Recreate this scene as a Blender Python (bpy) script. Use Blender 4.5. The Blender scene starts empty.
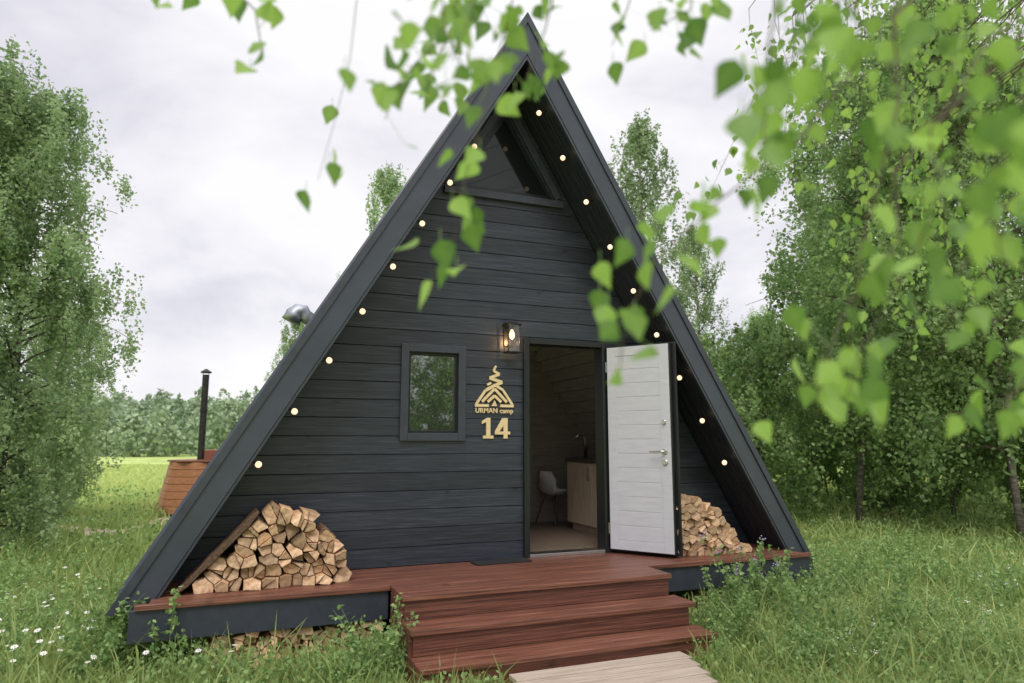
import bpy, math, random
import numpy as np
from mathutils import Vector, Matrix
random.seed(7); RNG=np.random.default_rng(7)
D=bpy.data; COL=bpy.context.scene.collection
# ------------------------------------------------------------------ camera frame
FP=683.0; PITCH=math.radians(8.29); SP,CP=math.sin(PITCH),math.cos(PITCH)
TH=math.radians(21.9); ST,CT=math.sin(TH),math.cos(TH)
Z0=0.45; CAM=Vector((-2.3155,-5.411,1.10+Z0))
RV=Vector((CT,-ST,0)); FV=Vector((ST,CT,0))
def ray(px,py):
    yv=(341.5-py)/FP; F=CP-SP*yv; U=SP+CP*yv
    return (px-512)/FP/F, U/F
def Pw(px,py,w):                       # point of a pixel on the vertical plane y=-w -> (x, h)
    r,q=ray(px,py); u=(r*(5.883-.928*w)-.13-.373*w)/(.928-.373*r)
    Z=5.883+.373*u-.928*w; return u,1.10+q*Z
def Ph(px,py,h):
    r,q=ray(px,py); Z=(h-1.10)/q; p=CAM+RV*(r*Z)+FV*Z
    return p.x,p.y
def gp(px,Z):
    p=CAM+RV*((px-512)/FP*Z)+FV*Z; return p.x,p.y
def cp(px,py,Z):
    r,q=ray(px,py); return CAM+RV*(r*Z)+FV*Z+Vector((0,0,q*Z))
# ------------------------------------------------------------------ object helpers
def link(o,parent=None):
    COL.objects.link(o)
    if parent is not None: o.parent=parent
    return o
def thing(name,label,cat,loc=(0,0,0),rz=0,group=None):
    o=D.objects.new(name,None); o.empty_display_size=.1; link(o); o.location=loc; o.rotation_euler=(0,0,rz)
    o['label']=label; o['category']=cat
    if group: o['group']=group
    return o
def tag(o,label,cat,group=None,kind=None):
    o['label']=label; o['category']=cat
    if group: o['group']=group
    if kind: o['kind']=kind
    return o
def tree_copy(root,loc,rz=0,sc=1,label=None,group=None,tilt=None):
    r=root.copy(); link(r); r.location=loc; r.rotation_euler=(0,0,rz); r.scale=(sc,sc,sc) if not isinstance(sc,tuple) else sc
    if label: r['label']=label
    if group: r['group']=group
    for ch in list(root.children):
        c=ch.copy(); link(c,r)
        for g in list(ch.children):
            d=g.copy(); link(d,c)
    return r
class MB:
    def __init__(s): s.v=[]; s.f=[]; s.m=[]
    def add(s,vs,fs,mi=0):
        b=len(s.v); s.v+= [tuple(v) for v in vs]; s.f+=[tuple(b+i for i in f) for f in fs]; s.m+=[mi]*len(fs); return s
    def box(s,x0,x1,y0,y1,z0,z1,mi=0):
        v=[(x,y,z) for z in (z0,z1) for y in (y0,y1) for x in (x0,x1)]
        return s.add(v,[(0,2,3,1),(4,5,7,6),(0,1,5,4),(2,6,7,3),(0,4,6,2),(1,3,7,5)],mi)
    def prism(s,poly,y0,y1,mi=0):     # poly in x-z counter-clockwise, extruded in y
        n=len(poly); v=[(p[0],y0,p[1]) for p in poly]+[(p[0],y1,p[1]) for p in poly]
        f=[tuple(range(n)),tuple(range(2*n-1,n-1,-1))]+[(i,i+n,(i+1)%n+n,(i+1)%n) for i in range(n)]
        return s.add(v,f,mi)
    def tube(s,path,rad,n=8,mi=0,cap=True):
        path=[Vector(p) for p in path]; k=len(path)
        if not hasattr(rad,'__len__'): rad=[rad]*k
        b=len(s.v); ref=Vector((0.31,0.17,.93))
        for i,p in enumerate(path):
            t=(path[min(i+1,k-1)]-path[max(i-1,0)]).normalized()
            a=t.cross(ref)
            if a.length<.05: a=t.cross(Vector((1,0,0)))
            a.normalize(); c=t.cross(a)
            for j in range(n):
                an=2*math.pi*j/n; s.v.append(tuple(p+(a*math.cos(an)+c*math.sin(an))*rad[i]))
        for i in range(k-1):
            for j in range(n):
                s.f.append((b+i*n+j,b+i*n+(j+1)%n,b+(i+1)*n+(j+1)%n,b+(i+1)*n+j)); s.m.append(mi)
        if cap:
            s.f.append(tuple(b+j for j in range(n-1,-1,-1))); s.m.append(mi)
            s.f.append(tuple(b+(k-1)*n+j for j in range(n))); s.m.append(mi)
        return s
    def lathe(s,prof,n=16,mi=0,c=(0,0,0)):   # prof (r,z)
        b=len(s.v)
        for r,z in prof:
            for j in range(n):
                a=2*math.pi*j/n; s.v.append((c[0]+r*math.cos(a),c[1]+r*math.sin(a),c[2]+z))
        for i in range(len(prof)-1):
            for j in range(n):
                s.f.append((b+i*n+j,b+i*n+(j+1)%n,b+(i+1)*n+(j+1)%n,b+(i+1)*n+j)); s.m.append(mi)
        s.f.append(tuple(b+j for j in range(n-1,-1,-1))); s.m.append(mi)
        s.f.append(tuple(b+(len(prof)-1)*n+j for j in range(n))); s.m.append(mi)
        return s
    def build(s,name,mats,parent=None,smooth=False,bevel=0):
        me=D.meshes.new(name); me.from_pydata(s.v,[],s.f)
        for m in (mats if isinstance(mats,(list,tuple)) else [mats]): me.materials.append(m)
        me.polygons.foreach_set('material_index',s.m)
        if smooth: me.polygons.foreach_set('use_smooth',[True]*len(s.f))
        me.update(); o=D.objects.new(name,me); link(o,parent)
        if bevel:
            b=o.modifiers.new('bevel','BEVEL'); b.width=bevel; b.segments=2; b.limit_method='ANGLE'
        return o
def np_mesh(name,V,loops,totals,mats,parent=None,tint=None,smooth=False,mi=None):
    me=D.meshes.new(name); me.vertices.add(len(V)); me.vertices.foreach_set('co',np.ascontiguousarray(V,dtype=np.float32).ravel())
    me.loops.add(len(loops)); me.loops.foreach_set('vertex_index',np.asarray(loops,dtype=np.int32))
    me.polygons.add(len(totals)); st=np.concatenate([[0],np.cumsum(totals)[:-1]]).astype(np.int32)
    me.polygons.foreach_set('loop_start',st)
    if mi is not None: me.polygons.foreach_set('material_index',np.asarray(mi,dtype=np.int32))
    if smooth: me.polygons.foreach_set('use_smooth',np.ones(len(totals),dtype=bool))
    me.update(calc_edges=True)
    if tint is not None:
        a=me.attributes.new('tint','FLOAT','POINT'); a.data.foreach_set('value',np.asarray(tint,dtype=np.float32))
    for m in (mats if isinstance(mats,(list,tuple)) else [mats]): me.materials.append(m)
    o=D.objects.new(name,me); link(o,parent); return o
# ------------------------------------------------------------------ materials
def newmat(name):
    m=D.materials.new(name); m.use_nodes=True; nt=m.node_tree; return m,nt,nt.nodes['Principled BSDF']
def wood(name,c1,c2,scale=(1,1,1),nscale=6,rough=.6,bump=.15,metal=0,spec=.5,rnd=0.0,c3=None,detail=6,lo=.3,hi=.7,board=None,knots=None):
    m,nt,p=newmat(name); N=nt.nodes; L=nt.links
    tc=N.new('ShaderNodeTexCoord'); mp=N.new('ShaderNodeMapping'); mp.inputs['Scale'].default_value=scale
    L.new(tc.outputs['Object'],mp.inputs[0])
    no=N.new('ShaderNodeTexNoise'); no.inputs['Scale'].default_value=nscale; no.inputs['Detail'].default_value=detail; no.inputs['Roughness'].default_value=.6
    L.new(mp.outputs[0],no.inputs['Vector'])
    cr=N.new('ShaderNodeValToRGB'); e=cr.color_ramp.elements; e[0].position=lo; e[1].position=hi
    e[0].color=(*c1,1); e[1].color=(*c2,1)
    if c3: x=e.new(.5); x.color=(*c3,1)
    L.new(no.outputs['Fac'],cr.inputs[0]); out=cr.outputs[0]
    if rnd:
        oi=N.new('ShaderNodeObjectInfo'); ma=N.new('ShaderNodeMapRange'); ma.inputs[3].default_value=1-rnd; ma.inputs[4].default_value=1+rnd
        L.new(oi.outputs['Random'],ma.inputs[0]); hs=N.new('ShaderNodeHueSaturation'); L.new(ma.outputs[0],hs.inputs['Value']); L.new(out,hs.inputs['Color']); out=hs.outputs[0]
    if board:      # value shift from one board to the next: (axis, pitch, offset, amount)
        ax,pit,off,am=board; sp=N.new('ShaderNodeSeparateXYZ'); L.new(tc.outputs['Object'],sp.inputs[0])
        a1=N.new('ShaderNodeMath'); a1.operation='SUBTRACT'; L.new(sp.outputs[ax],a1.inputs[0]); a1.inputs[1].default_value=off
        a2=N.new('ShaderNodeMath'); a2.operation='DIVIDE'; L.new(a1.outputs[0],a2.inputs[0]); a2.inputs[1].default_value=pit
        a3=N.new('ShaderNodeMath'); a3.operation='FLOOR'; L.new(a2.outputs[0],a3.inputs[0])
        wn=N.new('ShaderNodeTexWhiteNoise'); wn.noise_dimensions='1D'; L.new(a3.outputs[0],wn.inputs['W'])
        mb=N.new('ShaderNodeMapRange'); mb.inputs[3].default_value=1-am; mb.inputs[4].default_value=1+am; L.new(wn.outputs['Value'],mb.inputs[0])
        h2=N.new('ShaderNodeHueSaturation'); L.new(mb.outputs[0],h2.inputs['Value']); L.new(out,h2.inputs['Color']); out=h2.outputs[0]
    if knots:      # small dark knots scattered over the boards
        vm=N.new('ShaderNodeMapping'); vm.inputs['Scale'].default_value=(knots,1,knots*1.7); L.new(tc.outputs['Object'],vm.inputs[0])
        vo=N.new('ShaderNodeTexVoronoi'); vo.inputs['Scale'].default_value=1.0; L.new(vm.outputs[0],vo.inputs['Vector'])
        kr=N.new('ShaderNodeMapRange'); kr.inputs[1].default_value=.03; kr.inputs[2].default_value=.10; kr.inputs[3].default_value=.45; kr.inputs[4].default_value=1; L.new(vo.outputs['Distance'],kr.inputs[0])
        h3=N.new('ShaderNodeHueSaturation'); L.new(kr.outputs[0],h3.inputs['Value']); L.new(out,h3.inputs['Color']); out=h3.outputs[0]
    L.new(out,p.inputs['Base Color'])
    n2=N.new('ShaderNodeTexNoise'); n2.inputs['Scale'].default_value=1.3; n2.inputs['Detail'].default_value=3; L.new(tc.outputs['Object'],n2.inputs['Vector'])
    mr=N.new('ShaderNodeMapRange'); mr.inputs[3].default_value=max(.05,rough-.12); mr.inputs[4].default_value=min(1,rough+.12)
    L.new(n2.outputs['Fac'],mr.inputs[0]); L.new(mr.outputs[0],p.inputs['Roughness'])
    p.inputs['Metallic'].default_value=metal; p.inputs['Specular IOR Level'].default_value=spec
    if bump:
        b=N.new('ShaderNodeBump'); b.inputs['Strength'].default_value=bump; b.inputs['Distance'].default_value=.01
        L.new(no.outputs['Fac'],b.inputs['Height']); L.new(b.outputs[0],p.inputs['Normal'])
    return m
def leafmat(name,cd,cl,trans=.35,rough=.5,obj=.12):
    m,nt,p=newmat(name); N=nt.nodes; L=nt.links
    at=N.new('ShaderNodeAttribute'); at.attribute_name='tint'
    mx=N.new('ShaderNodeMix'); mx.data_type='RGBA'; L.new(at.outputs['Fac'],mx.inputs[0]); mx.inputs[6].default_value=(*cd,1); mx.inputs[7].default_value=(*cl,1)
    oi=N.new('ShaderNodeObjectInfo'); ma=N.new('ShaderNodeMapRange'); ma.inputs[3].default_value=1-obj; ma.inputs[4].default_value=1+obj
    L.new(oi.outputs['Random'],ma.inputs[0]); hs=N.new('ShaderNodeHueSaturation'); L.new(ma.outputs[0],hs.inputs['Value']); L.new(mx.outputs[2],hs.inputs['Color'])
    L.new(hs.outputs[0],p.inputs['Base Color']); p.inputs['Roughness'].default_value=rough; p.inputs['Specular IOR Level'].default_value=.35
    tr=N.new('ShaderNodeBsdfTranslucent'); L.new(hs.outputs[0],tr.inputs[0])
    ms=N.new('ShaderNodeMixShader'); ms.inputs[0].default_value=trans; L.new(p.outputs[0],ms.inputs[1]); L.new(tr.outputs[0],ms.inputs[2])
    L.new(ms.outputs[0],nt.nodes['Material Output'].inputs[0]); return m
def emit(name,c,s):
    m,nt,p=newmat(name); p.inputs['Base Color'].default_value=(*c,1); p.inputs['Emission Color'].default_value=(*c,1); p.inputs['Emission Strength'].default_value=s; return m
def glassmat(name,refl=.22,base=(.012,.014,.014),spec=.5):
    m,nt,p=newmat(name); N=nt.nodes; L=nt.links
    p.inputs['Base Color'].default_value=(*base,1); p.inputs['Roughness'].default_value=.3; p.inputs['Specular IOR Level'].default_value=spec
    g=N.new('ShaderNodeBsdfGlossy'); g.inputs['Roughness'].default_value=.015; g.inputs['Color'].default_value=(.9,.95,.92,1)
    no=N.new('ShaderNodeTexNoise'); no.inputs['Scale'].default_value=2.5; tc=N.new('ShaderNodeTexCoord'); L.new(tc.outputs['Object'],no.inputs['Vector'])
    b=N.new('ShaderNodeBump'); b.inputs['Strength'].default_value=.05; b.inputs['Distance'].default_value=.02; L.new(no.outputs['Fac'],b.inputs['Height']); L.new(b.outputs[0],g.inputs['Normal'])
    ms=N.new('ShaderNodeMixShader'); ms.inputs[0].default_value=refl; L.new(p.outputs[0],ms.inputs[1]); L.new(g.outputs[0],ms.inputs[2]); L.new(ms.outputs[0],nt.nodes['Material Output'].inputs[0]); return m
def clearmat(name):
    m=D.materials.new(name); m.use_nodes=True; nt=m.node_tree; N=nt.nodes; L=nt.links
    for n in list(N):
        if n.type!='OUTPUT_MATERIAL': N.remove(n)
    t=N.new('ShaderNodeBsdfTransparent'); g=N.new('ShaderNodeBsdfGlossy'); g.inputs['Roughness'].default_value=.05
    ms=N.new('ShaderNodeMixShader'); ms.inputs[0].default_value=.06; L.new(t.outputs[0],ms.inputs[1]); L.new(g.outputs[0],ms.inputs[2]); L.new(ms.outputs[0],N['Material Output'].inputs[0]); return m
ROW=.157; DH=.044
M={}
M['wall']=wood('black_stained_boards',(.012,.015,.024),(.054,.062,.086),(.8,1,34),4.5,.42,.14,c3=(.025,.030,.043),detail=9,board=(2,ROW,DH+Z0,.20),knots=2.6)
M['trim']=wood('charcoal_trim_paint',(.030,.035,.049),(.045,.052,.070),(2,2,2),5,.42,.1)
M['fascia']=wood('charcoal_fascia_metal',(.036,.042,.060),(.051,.059,.083),(1,1,1),3,.38,.05)
M['roof']=wood('dark_roof_metal',(.02,.023,.03),(.03,.034,.042),(1,1,1),3,.4,.05)
M['soffit']=wood('dark_soffit_boards',(.012,.014,.020),(.034,.038,.052),(3,8,.6),6,.5,.25)
M['black']=wood('black_painted_frame',(.006,.007,.009),(.011,.012,.014),(1,1,1),8,.35,.05)
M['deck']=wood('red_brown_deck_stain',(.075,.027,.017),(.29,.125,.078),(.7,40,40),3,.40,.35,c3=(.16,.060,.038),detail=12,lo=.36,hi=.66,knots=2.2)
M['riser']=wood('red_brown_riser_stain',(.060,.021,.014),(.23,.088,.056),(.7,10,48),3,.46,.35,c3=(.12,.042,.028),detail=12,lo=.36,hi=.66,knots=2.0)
M['path']=wood('weathered_path_boards',(.26,.20,.15),(.54,.45,.37),(1.0,40,40),3,.8,.3,c3=(.42,.34,.27),detail=10,knots=2.5)
M['tan']=wood('grey_brown_interior_boards',(.22,.19,.16),(.34,.30,.255),(1,1,12),4,.6,.15)
M['floorin']=wood('interior_floor_boards',(.13,.095,.068),(.24,.18,.135),(2,12,1),4,.45,.1)
M['white']=wood('white_door_paint',(.52,.52,.57),(.60,.60,.65),(1,1,6),5,.45,.08)
M['cab']=wood('pale_oak_cabinet',(.38,.29,.20),(.52,.41,.30),(6,6,1),4,.5,.1)
M['metal']=wood('brushed_steel',(.45,.44,.42),(.6,.59,.57),(1,1,8),8,.3,.03,metal=1)
M['galv']=wood('galvanised_steel',(.25,.27,.31),(.42,.44,.48),(3,3,3),5,.45,.05,metal=.8)
M['sooty']=wood('sooty_stove_pipe',(.02,.02,.02),(.06,.055,.05),(3,3,3),5,.6,.1,metal=.4)
M['gold']=wood('golden_plywood_sign',(.66,.49,.26),(.82,.64,.38),(2,2,14),5,.45,.08)
M['end']=wood('split_log_end_grain',(.27,.15,.08),(.74,.54,.35),(9,2,9),3,.85,.5,rnd=.34,c3=(.54,.35,.21),detail=9)
M['split']=wood('split_log_side',(.46,.26,.13),(.72,.47,.27),(20,2,20),3,.8,.5,rnd=.25,detail=9)
M['bark']=wood('firewood_bark',(.06,.034,.020),(.26,.155,.09),(18,7,18),3,.9,.6,rnd=.4)
M['tub']=wood('orange_larch_cladding',(.34,.13,.055),(.52,.24,.11),(2,2,10),4,.55,.2)
M['tubred']=wood('red_brown_tub_rim',(.22,.08,.05),(.32,.13,.08),(2,2,6),4,.5,.1)
M['chair']=wood('white_plastic_shell',(.50,.49,.48),(.58,.57,.56),(1,1,1),4,.4,0)
M['leg']=wood('dark_wood_leg',(.04,.03,.025),(.08,.06,.045),(6,6,1),5,.5,.1)
M['rubber']=wood('black_rubber_mat',(.008,.008,.009),(.02,.02,.021),(30,30,30),5,.85,.3)
M['cord']=wood('black_cable',(.008,.008,.009),(.014,.014,.015),(1,1,1),5,.6,0)
M['bulb']=emit('warm_bulb_glow',(1.0,.70,.46),1.3)
M['lbulb']=emit('lantern_bulb_glow',(1.0,.50,.17),5.5)
M['glass']=glassmat('dark_reflective_glass',.26)
M['glass2']=glassmat('gable_window_glass',.035,(.005,.006,.008),.15)
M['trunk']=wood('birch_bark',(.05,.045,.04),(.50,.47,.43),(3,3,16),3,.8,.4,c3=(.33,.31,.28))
M['trunkdark']=wood('dark_birch_bark',(.04,.035,.03),(.24,.21,.18),(3,3,12),3,.85,.4,c3=(.12,.10,.085))  # bark of a darker overall tone
M['limb']=wood('dark_twig_bark',(.05,.036,.026),(.14,.105,.08),(8,8,8),3,.8,.3)
M['leafA']=leafmat('birch_foliage',(.17,.27,.12),(.48,.61,.31),.50)
M['leafB']=leafmat('wood_foliage',(.075,.155,.050),(.40,.56,.20),.45,obj=.22)
M['leafC']=leafmat('near_birch_leaf',(.09,.20,.040),(.40,.60,.13),.58,.38,0)
M['far']=leafmat('hazy_distant_foliage',(.22,.31,.18),(.37,.46,.28),.25)  # pale greens put the distance haze into the leaf colour
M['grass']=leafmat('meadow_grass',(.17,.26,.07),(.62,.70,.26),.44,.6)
M['weed']=leafmat('weed_leaf',(.14,.26,.075),(.43,.58,.22),.44,.5)
M['petal']=wood('white_petal',(.80,.80,.78),(.88,.88,.86),(1,1,1),5,.6,0)
M['purple']=wood('purple_flower_head',(.30,.20,.42),(.48,.36,.60),(1,1,1),50,.7,0)
M['ground']=wood('meadow_soil_and_grass',(.22,.29,.09),(.56,.63,.24),(1,1,1),.45,.95,.3,spec=.1,c3=(.40,.49,.16),detail=12)
M['track']=wood('worn_dirt_track',(.36,.30,.20),(.54,.46,.32),(1,1,1),1.5,.95,.4,spec=.1,detail=10)
M['clear']=clearmat('clear_thin_glass')
M['weedstem']=wood('green_stem',(.16,.24,.09),(.26,.36,.14),(1,1,1),5,.6,0)
# ------------------------------------------------------------------ world, sun, camera
W=D.worlds.new('World'); bpy.context.scene.world=W; W.use_nodes=True; nt=W.node_tree; N=nt.nodes; L=nt.links
for n in list(N): N.remove(n)
out=N.new('ShaderNodeOutputWorld'); sky=N.new('ShaderNodeTexSky'); sky.sky_type='NISHITA'; sky.sun_disc=False
EL,AZ=math.radians(52),math.radians(205)
sky.sun_elevation=EL; sky.sun_rotation=AZ
b1=N.new('ShaderNodeBackground'); b1.inputs[1].default_value=.10; L.new(sky.outputs[0],b1.inputs[0])
tc=N.new('ShaderNodeTexCoord'); mp=N.new('ShaderNodeMapping'); mp.inputs['Scale'].default_value=(1,1,2.2); mp.inputs['Location'].default_value=(.4,.2,.1); L.new(tc.outputs['Generated'],mp.inputs[0])
no=N.new('ShaderNodeTexNoise'); no.inputs['Scale'].default_value=2.6; no.inputs['Detail'].default_value=7; no.inputs['Roughness'].default_value=.52; no.inputs['Distortion'].default_value=.3; L.new(mp.outputs[0],no.inputs['Vector'])
cr=N.new('ShaderNodeValToRGB'); e=cr.color_ramp.elements; e[0].position=.34; e[1].position=.58; e[0].color=(.76,.75,.83,1); e[1].color=(1.04,1.03,1.05,1)
x=e.new(.46); x.color=(.93,.915,.97,1)
sep=N.new('ShaderNodeSeparateXYZ'); L.new(tc.outputs['Generated'],sep.inputs[0])
zr=N.new('ShaderNodeMapRange'); zr.inputs[1].default_value=.55; zr.inputs[2].default_value=1.0; zr.inputs[3].default_value=1.0; zr.inputs[4].default_value=2.5; L.new(sep.outputs['Z'],zr.inputs[0])
L.new(no.outputs['Fac'],cr.inputs[0]); b2=N.new('ShaderNodeBackground'); L.new(zr.outputs[0],b2.inputs[1]); L.new(cr.outputs[0],b2.inputs[0])
ms=N.new('ShaderNodeMixShader'); ms.inputs[0].default_value=.95; L.new(b1.outputs[0],ms.inputs[1]); L.new(b2.outputs[0],ms.inputs[2]); L.new(ms.outputs[0],out.inputs[0])
sl=D.lights.new('sun','SUN'); sl.energy=1.5; sl.angle=math.radians(25); sl.color=(1,.97,.93); so=D.objects.new('sun',sl); link(so)
sd=Vector((math.sin(AZ)*math.cos(EL),math.cos(AZ)*math.cos(EL),math.sin(EL))); so.rotation_euler=sd.to_track_quat('Z','Y').to_euler(); so.location=(0,-5,20)
cd=D.cameras.new('camera'); co=D.objects.new('camera',cd); link(co); co.location=CAM; co.rotation_euler=(math.radians(90)+PITCH,0,-TH)
cd.sensor_width=36; cd.lens=FP/1024*36; cd.clip_end=2000; cd.clip_start=.05
cd.dof.use_dof=True; cd.dof.focus_distance=6.0; cd.dof.aperture_fstop=1.9
bpy.context.scene.camera=co
bpy.context.scene.view_settings.view_transform='Standard'; bpy.context.scene.view_settings.look='None'
# ------------------------------------------------------------------ ground
g=MB(); n=24; S=600
for i in range(n+1):
    for j in range(n+1): g.v.append((-S+2*S*i/n,-S+2*S*j/n,0))
for i in range(n):
    for j in range(n): g.f.append((i*(n+1)+j,(i+1)*(n+1)+j,(i+1)*(n+1)+j+1,i*(n+1)+j+1)); g.m.append(0)
go=g.build('ground',M['ground']); go['kind']='structure'
TR=[gp(215,17),gp(165,12.6),gp(120,11.8),gp(60,12.6),gp(-40,15),gp(-200,19)]
t=MB()
for i,(x,y) in enumerate(TR):
    a=TR[max(i-1,0)]; b=TR[min(i+1,len(TR)-1)]; d=Vector((b[0]-a[0],b[1]-a[1])).normalized(); wd=.40
    t.v.append((x-d.y*wd,y+d.x*wd,.005)); t.v.append((x+d.y*wd,y-d.x*wd,.005))
for i in range(len(TR)-1): t.f.append((2*i,2*i+1,2*i+3,2*i+2)); t.m.append(0)
to=t.build('dirt_track',M['track']); to['kind']='structure'
# ------------------------------------------------------------------ CABIN
HW=3.025; HA=5.02; SL=HA/HW; TT=.215; HI=HA-TT*SL; WY=.535; LEN=6.6
def z(h): return h+Z0
cabin=thing('cabin','black timber triangular cabin with steep roof sides reaching the ground and an open front door','cabin',(0,0,0))
for sx in (-1,1):
    fu=lambda h,t: sx*(HW-t-h/SL)
    m=MB()
    def roofpart(h0,h1,y0,y1):
        P=[(fu(h0,0),z(h0)),(fu(h0,TT),z(h0)),(fu(h1,TT) if h1<HI else sx*.001,z(min(h1,HI))),(fu(h1,0) if h1<HA else sx*.001,z(h1))]
        if sx>0: P=P[::-1]
        m.prism(P,y0,y1)
    if sx<0:   # unseen opening in the left slope, added to brighten the room
        roofpart(0,HA,0,1.7); roofpart(0,HA,2.7,LEN); roofpart(0,1.4,1.7,2.7); roofpart(3.0,HA,1.7,2.7)
    else: roofpart(0,HA,0,LEN)
    rs=m.build('roof_slope',M['roof'],cabin)
    s=MB(); nx,nz=sx*SL/math.hypot(1,SL),1/math.hypot(1,SL)
    for k in range(1,17):
        y=.02+k*.4
        if sx<0 and 1.6<y<2.8: continue
        a=Vector((sx*HW,y,z(0))); b=Vector((sx*.01,y,z(HA))); o_=Vector((nx,0,nz))*.022
        s.add([a+Vector((0,-.012,0)),a+Vector((0,.012,0)),b+Vector((0,.012,0)),b+Vector((0,-.012,0)),a+o_,b+o_],[(0,4,5,3),(1,2,5,4),(0,1,4),(2,3,5)])
    s.build('roof_seam',M['fascia'],rs)
    if sx<0:
        m=MB(); P=[(fu(1.4,.10),z(1.4)),(fu(1.4,.11),z(1.4)),(fu(3.0,.11),z(3.0)),(fu(3.0,.10),z(3.0))]; m.prism(P,1.7,2.7); m.build('added_roof_pane',M['clear'],rs)  # clear pane of the added roof opening, out of view
    m=MB(); P=[(sx*(HW+.004),z(-.03)),(sx*(HW-TT-.01),z(-.03)),(sx*.001,z(HI-.03)),(sx*.001,z(HA+.0))]
    if sx>0: P=P[::-1]
    m.prism(P,-.032,-.001); fb=m.build('fascia_board',M['fascia'],cabin,bevel=.003)
    m=MB(); P=[(sx*(HW+.022),z(-.04)),(sx*(HW-.045),z(-.04)),(sx*.001,z(HA-.045*SL)),(sx*.001,z(HA+.03))]
    if sx>0: P=P[::-1]
    m.prism(P,-.047,-.034); P2=[(sx*(HW+.022),z(-.04)),(sx*(HW+.006),z(-.04)),(sx*.001,z(HA+.008)),(sx*.001,z(HA+.03))]
    if sx>0: P2=P2[::-1]
    m.prism(P2,-.033,.12); m.build('flashing',M['trim'],fb,bevel=.002)
    m=MB(); P=[(sx*(HW-TT-.012),z(-.03)),(sx*(HW-TT-.035),z(-.03)),(sx*.001,z(HI-.08)),(sx*.001,z(HI-.034))]
    if sx>0: P=P[::-1]
    m.prism(P,-.026,.012); m.build('inner_trim',M['trim'],fb,bevel=.002)
    m=MB()
    for k in range(5):
        y0=.016+k*.103; P=[(sx*(HW-TT-.002),z(.0)),(sx*(HW-TT-.022),z(.0)),(sx*.002,z(HI-.022*SL)),(sx*.002,z(HI-.004))]
        if sx>0: P=P[::-1]
        m.prism(P,y0,y0+.096)
    m.build('soffit',M['soffit'],cabin,bevel=.003)
    m=MB()
    def linpart(h0,h1,y0,y1):
        P=[(fu(h0,TT+.002),z(h0)),(fu(h0,TT+.022),z(h0)),(fu(h1,TT+.022) if h1<HI-.05 else sx*.002,z(min(h1,HI-.022*SL))),(fu(h1,TT+.002) if h1<HI-.05 else sx*.002,z(min(h1,HI-.004)))]
        if sx>0: P=P[::-1]
        m.prism(P,y0,y1)
    if sx<0: linpart(.07,HI,.66,1.7); linpart(.07,HI,2.7,LEN-.1); linpart(.07,1.4,1.7,2.7); linpart(3.0,HI,1.7,2.7)
    else:
        h=.07
        while h<HI-.2: linpart(h,h+.134,.66,LEN-.1); h+=.14
        linpart(h,HI,.66,LEN-.1)
    m.build('lining',M['tan'],cabin)
wl=Pw(400,392,-WY)[0]; wr=Pw(465,392,-WY)[0]; wt=Pw(432,345,-WY)[1]; wb=Pw(432,441,-WY)[1]
dl=Pw(523,450,-WY)[0]; dr=Pw(607,450,-WY)[0]; dt=Pw(523,338,-WY)[1]
gb=Pw(518,196,-WY)[1]; ga=gb+.86
TW=.07
tri=lambda h:(HI-.022*SL-h)/SL
gwin=lambda h:max(0,(ga-h)/SL)
OPS=[('r',wl+TW,wr-TW,wb+TW,wt-TW),('r',dl+.05,dr-.05,DH-.1,dt-.05)]
m=MB(); h=DH
brk=sorted([wb+TW,wt-TW,dt-.05,gb,ga-.02])
rows=[]
while h<HI-.1:
    h1=min(h+ROW,HI-.05); cuts=[h]+[b for b in brk if h+.002<b<h1-.002]+[h1]
    for a,b in zip(cuts[:-1],cuts[1:]): rows.append((a,b,a==h,b==h1))
    h=h1
def wallpiece(a,b,ca,cb,fl,fr):
    ch=.0045; dp=.008; lv=[(a,WY+(dp if ca else 0)),(a+(ch if ca else .0005),WY),(b-(ch if cb else .0005),WY),(b,WY+(dp if cb else 0))]
    vs=[]
    for (hh,yy) in lv: vs+=[(fl(hh),yy,z(hh)),(fr(hh),yy,z(hh))]
    vs+=[(fl(a),WY+.11,z(a)),(fr(a),WY+.11,z(a)),(fl(b),WY+.11,z(b)),(fr(b),WY+.11,z(b))]
    m.add(vs,[(0,1,3,2),(2,3,5,4),(4,5,7,6),(8,10,11,9),(0,8,9,1),(6,7,11,10),(0,2,4,6,10,8),(1,9,11,7,5,3)])
for a,b,ca,cb in rows:
    mid=(a+b)/2; L0=lambda hh:-tri(hh); R0=lambda hh:tri(hh)
    segs=[]; cur=L0
    for _,x0,x1,h0,h1 in sorted(OPS,key=lambda q:q[1]):
        if h0<mid<h1:
            segs.append((cur,(lambda v:(lambda hh:v))(x0))); cur=(lambda v:(lambda hh:v))(x1)
    segs.append((cur,R0))
    if gb<mid<ga-.02: segs=[(L0,lambda hh:-gwin(hh)),(lambda hh:gwin(hh),R0)]
    for fl,fr in segs: wallpiece(a,b,ca,cb,fl,fr)
m.build('front_wall',M['wall'],cabin)
def rectframe(x0,x1,h0,h1,t,y0,y1,mat,name,parent,bev=.004,bottom=True):
    m=MB(); m.box(x0,x0+t,y0,y1,z(h0),z(h1)); m.box(x1-t,x1,y0,y1,z(h0),z(h1)); m.box(x0+t,x1-t,y0,y1,z(h1-t),z(h1))
    if bottom: m.box(x0+t,x1-t,y0,y1,z(h0),z(h0+t))
    return m.build(name,mat,parent,bevel=bev)
wf=rectframe(wl,wr,wb,wt,TW,WY-.03,WY-.001,M['trim'],'window',cabin)
rectframe(wl+TW-.004,wr-TW+.004,wb+TW-.004,wt-TW+.004,.03,WY+.01,WY+.06,M['black'],'frame',wf)
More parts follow.
